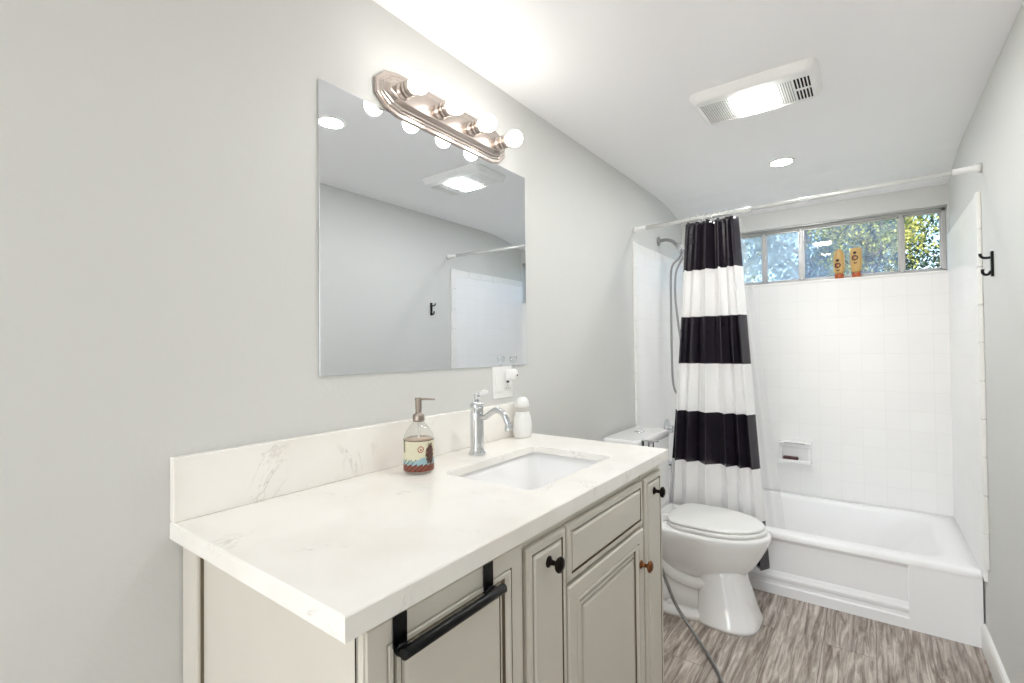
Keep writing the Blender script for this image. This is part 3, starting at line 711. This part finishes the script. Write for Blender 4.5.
hz = spline([(.152, sy, 1.838), (.130, sy, 1.80), (.093, sy, 1.765), (.078, sy, 1.70), (.076, sy, 1.50), (.076, sy, 1.20), (.082, sy, 1.02), (.105, sy-.002, .955), (.145, sy-.006, .96), (.165, sy-.01, 1.05), (.135, sy-.012, 1.30), (.108, sy-.012, 1.55), (.112, sy-.010, 1.70), (.135, sy-.006, 1.765), (.160, sy, 1.805)], 8)
MB(hose_m).tube(hz, .0068, 10).obj('hose', sh)

# ------------------------------------------------------------------ curtain rod, curtain, liner
rod_m = mat('pale_rod_enamel', (.86, .86, .85), .18, .25, coat=.5, var=(10, .01))
def rod_at(x): return Vector((x, 2.640-.055*x/W, 1.921+.010*x/W))
cr = empty('curtain_rod', rod_at(W/2), 'white and chrome tension shower curtain rod spanning wall to wall', 'curtain rod')
MB(rod_m).tube([rod_at(.05), rod_at(.62)], .0112, 18).obj('outer_tube', cr)
MB(rod_m).tube([rod_at(.60), rod_at(W-.05)], .0092, 18).obj('inner_tube', cr)
for x0, x1, s_ in ((.0012, .075, 1), (W-.0012, W-.085, 1)):
    MB(plastic).tube([rod_at(x0), rod_at(x0+(x1-x0)*.22), rod_at(x0+(x1-x0)*.24), rod_at(x1)], [.018, .017, .0130, .0125], 18).obj('end_cap', cr)

def lerp(a, b, t): return a+(b-a)*t
def curtain_pt(u, z, off=0., liner=False):
    t = (1.905-z)/(1.905-.145)                      # 0 top .. 1 bottom
    if not liner:
        xl = lerp(.297, .160, t**.9); xr = lerp(.548, .664, t)
        A = lerp(.030, .037, min(1, t*2))
        ph = 2*PI*(6.0*u+.35*math.sin(2.2*PI*u))+.5*math.sin(3*t)
        y = 2.622+.012*t+A*math.sin(ph)*(1-.35*t*math.sin(9*u)**2)+lerp(.012, .0, min(1, t*1.3))*math.sin(2.3*ph+1.)+.006*math.sin(5*u+4*t)
        x = lerp(xl, xr, u)+.010*math.sin(2*ph)*(1-.5*t)
    else:
        xl = lerp(.31, .20, t); xr = lerp(.555, .715, t**.9)
        ph = 2*PI*(5*u)+1; y = lerp(2.695, 2.93, t**1.05)+.018*math.sin(ph); x = lerp(xl, xr, u)
    return Vector((x, y+off, z))
def cloth(mb, z0, z1, nu=170, nz=30, wav=0., liner=False, top_scallop=0.):
    g = [[None]*(nz+1) for _ in range(nu+1)]
    for i in range(nu+1):
        u = i/nu
        for j in range(nz+1):
            z = lerp(z0, z1, j/nz); g[i][j] = mb.bm.verts.new(curtain_pt(u, z+(top_scallop*abs(math.sin(PI*8*u)) if j == 0 else 0), 0, liner))
    return g
cur = MB(curtain_b, curtain_w); stripes = [1.905, 1.650, 1.404, 1.157, .904, .636, .380, .150]
g = None; nu = 190
rows = []
for k, (za, zb) in enumerate(zip(stripes, stripes[1:])):
    for j in range(14): rows.append((lerp(za, zb, j/14), k % 2))
rows.append((stripes[-1], 0))
vs = []
for z, _ in rows:
    r_ = []
    for i in range(nu+1):
        u = i/nu
        zz = z-(.010*(1-abs(math.cos(PI*8*u))) if z > 1.88 else 0)   # scalloped between the rings
        r_.append(cur.bm.verts.new(curtain_pt(u, zz)))
    vs.append(r_)
for j in range(len(rows)-1):
    for i in range(nu):
        f = cur.bm.faces.new((vs[j][i], vs[j][i+1], vs[j+1][i+1], vs[j+1][i])); f.material_index = rows[j][1]; f.smooth = True
co = cur.obj('shower_curtain')
md = co.modifiers.new('thick', 'SOLIDIFY'); md.thickness = .0012
tag(co, 'black and white wide-striped fabric shower curtain gathered at the left of the rod', 'shower curtain')
ln_ = MB(liner_m); nz = 40; nu = 90
vs = [[ln_.bm.verts.new(curtain_pt(i/nu, lerp(1.895, .25, j/nz), 0, True)) for j in range(nz+1)] for i in range(nu+1)]
for i in range(nu):
    for j in range(nz):
        f = ln_.bm.faces.new((vs[i][j], vs[i+1][j], vs[i+1][j+1], vs[i][j+1])); f.smooth = True
tag(ln_.obj('shower_liner'), 'translucent white shower liner hanging inside the tub behind the striped curtain', 'shower curtain liner')
# rings
ring0 = None
for k in range(9):
    x = .325+k*.0275
    if ring0 is None:
        rg = MB(chrome); pts = []
        for q in range(21):
            a = 2*PI*q/20; pts.append((0, .0165*math.sin(a), -.013+.0285*math.cos(a)))
        rg.tube(pts, .0015, 6); rg.sphere((0, 0, .0165), .0034, 10, 8)
        ring0 = rg.obj('curtain_ring'); o = ring0
    else:
        o = ring0.copy(); COL.objects.link(o)
    p = rod_at(x); o.location = p; o.rotation_euler = (0, 0, (k % 3-1)*.35)
    tag(o, 'small chrome curtain ring on the rod above the striped curtain', 'curtain ring', 'curtain rings on the shower rod')

# ------------------------------------------------------------------ toilet
YC = 2.390
to = empty('toilet', (.36, YC, 0), 'white two-piece toilet with closed lid between the vanity and the tub', 'toilet')
def egg(xb, xf, hw, z, n=44, pb=.62, yc=YC):
    xc = xb+(xf-xb)*.46; out = []
    for k in range(n):
        a = 2*PI*k/n; c_, s_ = math.cos(a), math.sin(a)
        x = xc+(xf-xc)*c_ if c_ >= 0 else xc-(xc-xb)*abs(c_)**pb
        y = hw*s_ if c_ >= 0 else hw*math.copysign(abs(s_)**.85, s_)
        out.append((x, yc+y, z))
    return out
b = MB(porc)
# bowl
b.loft([egg(.24, .585, .085, .165), egg(.225, .605, .108, .205), egg(.20, .650, .145, .255), egg(.18, .676, .160, .30), egg(.17, .698, .178, .345), egg(.165, .712, .186, .372), egg(.165, .717, .189, .395), egg(.168, .714, .187, .404), egg(.175, .707, .180, .408)])
# pedestal front column: flares to the floor
def ped(xb, xf, hw, z, n=40, e=.62):
    out = []; xc = (xb+xf)/2
    for k in range(n):
        a = 2*PI*k/n; c_, s_ = math.cos(a), math.sin(a)
        x = xc+(xf-xc)*math.copysign(abs(c_)**(e if c_ < 0 else .9), c_); y = hw*math.copysign(abs(s_)**e, s_)
        out.append((x, YC+y, z))
    return out
b.loft([ped(.405, .672, .150, 0), ped(.405, .672, .150, .012), ped(.408, .662, .142, .03), ped(.412, .640, .128, .10), ped(.416, .618, .118, .17), ped(.40, .610, .112, .22), ped(.36, .605, .105, .27)], caps=(True, True))
# rear foot flange and narrow core
b.loft([ped(.13, .48, .150, 0, e=.45), ped(.13, .48, .150, .020, e=.45), ped(.14, .48, .135, .034, e=.45), ped(.15, .48, .120, .040, e=.45)])
b.loft([ped(.14, .46, .112, .035, e=.4), ped(.15, .46, .098, .09, e=.5), ped(.15, .46, .092, .15, e=.5), ped(.14, .46, .098, .25, e=.5), ped(.12, .46, .13, .33, e=.5)])
# sculpted trapway on each side
for s in (-1, 1):
    b.tube(spline([(.16, YC+s*.070, .31), (.21, YC+s*.082, .275), (.255, YC+s*.084, .215), (.315, YC+s*.082, .170), (.40, YC+s*.082, .155), (.46, YC+s*.08, .165)], 5), [.030]*4+[.032]*24, 16)
# deck behind the bowl
b.loft([rrect(.055, .30, YC-.115, YC+.115, .03, .30), rrect(.045, .30, YC-.172, YC+.175, .03, .355), rrect(.035, .285, YC-.180, YC+.185, .03, .402), rrect(.040, .278, YC-.174, YC+.180, .025, .4125)])
b.obj('bowl', to)
s = MB(plastic)
s.loft([egg(.287, .694, .168, .4085, pb=.35), egg(.283, .700, .174, .412, pb=.35), egg(.283, .700, .174, .424, pb=.35), egg(.29, .694, .168, .4275, pb=.35)])
s.obj('seat', to)
s = MB(plastic)
def lid(xb, xf, hw, z):
    return egg(xb, xf, hw, z, pb=.30)
s.loft([lid(.287, .685, .161, .4285), lid(.283, .690, .166, .431), lid(.283, .689, .166, .438), lid(.289, .683, .160, .443), lid(.31, .655, .136, .4455), lid(.39, .56, .05, .447)])
s.obj('lid', to)
for sg in (-1, 1):
    MB(plastic).box(.262, .288, YC+sg*.075-.016, YC+sg*.075+.016, .4130, .4400, .006, 3).obj('hinge', to)
t = MB(porc)
t.loft([rrect(.022, .207, YC-.205, YC+.196, .03, .413), rrect(.020, .209, YC-.212, YC+.199, .035, .44), rrect(.020, .208, YC-.218, YC+.200, .035, .60), rrect(.018, .210, YC-.224, YC+.198, .035, .770)])
t.obj('tank', to)
def lidr(ins, z):
    o_ = []
    for x, y, _ in rrect(.012+ins, .206-ins, YC-.236+ins, YC+.195-ins, .03, z, 6):
        if x > .12: x += .016*(1-((y-YC)/.2)**2)
        o_.append((x, y, z))
    return o_
t = MB(porc); t.loft([lidr(.006, .7705), lidr(0, .775), lidr(0, .793), lidr(.004, .801), lidr(.014, .805)]); t.obj('tank_lid', to)
t = MB(chrome); t.lathe([(.026, 0), (.026, .003), (.022, .0045), (.0001, .005)], (.11, YC+.02, .8052), 'z', 28); t.obj('flush_button', to)
t = MB(chrome); yl = 2.185
t.box(.2115, .2165, yl-.014, yl+.014, .70, .8115, .0015); t.box(.2115, .286, yl-.011, yl+.011, .806, .8125, .002); t.box(.240, .2445, yl-.008, yl+.008, .745, .807, .0015); t.box(.262, .2665, yl-.008, yl+.008, .745, .807, .0015); t.box(.2115, .2665, yl-.008, yl+.008, .745, .750, .001)
t.obj('sprayer_bracket', to)
for sg in (-1, 1): MB(plastic).sphere((.30, YC+sg*.112, .042), .014, sc=(1, 1, .8)).obj('bolt_cap', to)

# ------------------------------------------------------------------ braided hose and cord on the floor
h = MB(hose_m)
pts = spline([(.10, 2.10, .20), (.16, 2.12, .30), (.23, 2.13, .345), (.290, 2.13, .31), (.326, 2.13, .23), (.377, 2.13, .115), (.440, 2.12, .042), (.545, 2.015, .0085), (.622, 1.885, .0085), (.655, 1.76, .0085), (.64, 1.60, .0085)], 8)
h.tube(pts, .0072, 12)
tag(h.obj('braided_hose'), 'grey braided steel hose running across the floor beside the toilet', 'hose')
h = MB(plastic)
pts = spline([(.03, 2.05, .30), (.14, 2.06, .36), (.25, 2.06, .36), (.310, 2.06, .30), (.330, 2.06, .21), (.315, 2.06, .14), (.25, 2.05, .09), (.12, 2.04, .12), (.006, 2.02, .18)], 8)
h.tube(pts, .0042, 10)
tag(h.obj('supply_line'), 'thin pale water supply line looping behind the vanity corner by the toilet', 'hose')

# ------------------------------------------------------------------ soap dish + soap
sd_ = MB(porc); zz0, zz1, xx0, xx1, yb = .512, .642, .606, .778, D-TT
sd_.box(xx0, xx1, yb-.012, yb-.0003, .600, .642, .004); sd_.box(xx0-.006, xx1+.006, yb-.045, yb-.0003, .628, .640, .004)
sd_.box(xx0, xx0+.016, yb-.026, yb-.0003, .520, .605, .003); sd_.box(xx1-.016, xx1, yb-.026, yb-.0003, .520, .605, .003)
sd_.box(xx0+.012, xx1-.012, yb-.004, yb-.0003, .52, .605); sd_.box(xx0-.002, xx1+.002, yb-.060, yb-.0003, .510, .524, .004)
sd_.box(xx0-.002, xx1+.002, yb-.062, yb-.054, .510, .533, .003)
sdo = empty('soap_dish', ((xx0+xx1)/2, D-TT, .51), 'white ceramic soap dish fixed on the back tile wall above the tub', 'soap dish')
sd_.obj('dish_body', sdo)
g = MB(tub_m, grey_pl); g.m(1).box(xx0+.03, xx1-.03, yb-.0475, yb-.0453, .632, .636); g.obj('grip_slot', sdo)['label'] = 'grey slot line along the top ledge'
s = MB(soap_m); s.box(xx0+.020, xx0+.104, yb-.050, yb-.012, .5245, .548, .008, 3)
tag(s.obj('soap_bar'), 'dark red bar of soap lying in the white soap dish', 'soap')

# ------------------------------------------------------------------ bottles on the window sill
def sill_bottle(x, seed, label, wtop, tilt):
    r = empty('lotion_bottle', (x, D+.022, WZ0), label, 'bottle', 'tan bottles on the window sill')
    c0 = (x, D+.022, WZ0)
    b = MB(amber_m); b.loft(oval([(.021, .0005), (.023, .003), (.0235, .028), (.021, .031)], c0, 1, .72)); b.obj('cap', r)['label'] = 'copper-coloured cap at the bottom'
    if wtop < .03: pr = [(.021, .0315), (.028, .05), (.0300, .09), (.0290, .13), (.025, .155), (.0185, .172), (.010, .181), (.0005, .184)]
    else: pr = [(.019, .0315), (.025, .045), (.0285, .07), (.0300, .11), (.0300, .150), (.0285, .170), (.024, .178), (.0005, .180)]
    b = MB(tan_m); b.loft(oval(pr, c0, 1, .62)); b.obj('bottle_body', r)
    # printed emblem standing a hair off the front
    e = MB(lab_dark, lab_red); cx_, cz_ = x-.004, WZ0+(.082 if wtop < .03 else .118)
    def arcp(cx, cz, r0, r1, a0, a1, n=20, mi=0):
        e.m(mi); P0 = []
        for k in range(n+1):
            a = a0+(a1-a0)*k/n; P0.append(((cx+r0*math.cos(a), cz+r0*math.sin(a)), (cx+r1*math.cos(a), cz+r1*math.sin(a))))
        def yy(xq):
            q = max(-.98, min(.98, (xq-x)/.030)); return D+.022-.62*.0302*math.sqrt(1-q*q)-.0004
        for (p0, p1), (q0, q1) in zip(P0, P0[1:]):
            vs = [e.bm.verts.new((p[0], yy(p[0]), p[1])) for p in (p0, p1, q1, q0)]
            f = e.bm.faces.new(vs); f.material_index = mi
    arcp(cx_, cz_, .010, .0165, 0, 2*PI); arcp(cx_, cz_, .004, .0085, .5, 5.2, mi=1); arcp(cx_, cz_+.03, .0, .0085, 0, 2*PI); arcp(cx_+.002, cz_-.028, .003, .008, 2.5, 6.6, mi=0)
    eo = e.obj('printed_emblem', r); md = eo.modifiers.new('t', 'SOLIDIFY'); md.thickness = .0002
    r.rotation_euler = (0, 0, tilt)
    return r
sill_bottle(.938, 1, 'tan bottle with round top, left of the two on the window sill', .02, -.15)
sill_bottle(1.023, 2, 'tan bottle with square shoulders, right of the two on the window sill', .04, -.1)

# ------------------------------------------------------------------ robe hook on the right wall
hk = empty('robe_hook', (W, 2.411, 1.53), 'small black double robe hook on the right wall beside the tile', 'hook')
MB(black_m).box(W-.008, W-.0003, 2.402, 2.420, 1.487, 1.578, .002).obj('hook_plate', hk)
a = MB(black_m); a.tube(spline([(W-.006, 2.411, 1.556), (W-.015, 2.416, 1.556), (W-.026, 2.420, 1.558), (W-.032, 2.423, 1.566), (W-.033, 2.423, 1.574)], 5), [.0048]*20+[.006], 10).obj('upper_prong', hk)
a = MB(black_m); a.tube(spline([(W-.006, 2.411, 1.508), (W-.014, 2.412, 1.496), (W-.024, 2.413, 1.496), (W-.029, 2.414, 1.505), (W-.028, 2.414, 1.515)], 5), [.0048]*20+[.006], 10).obj('lower_prong', hk)
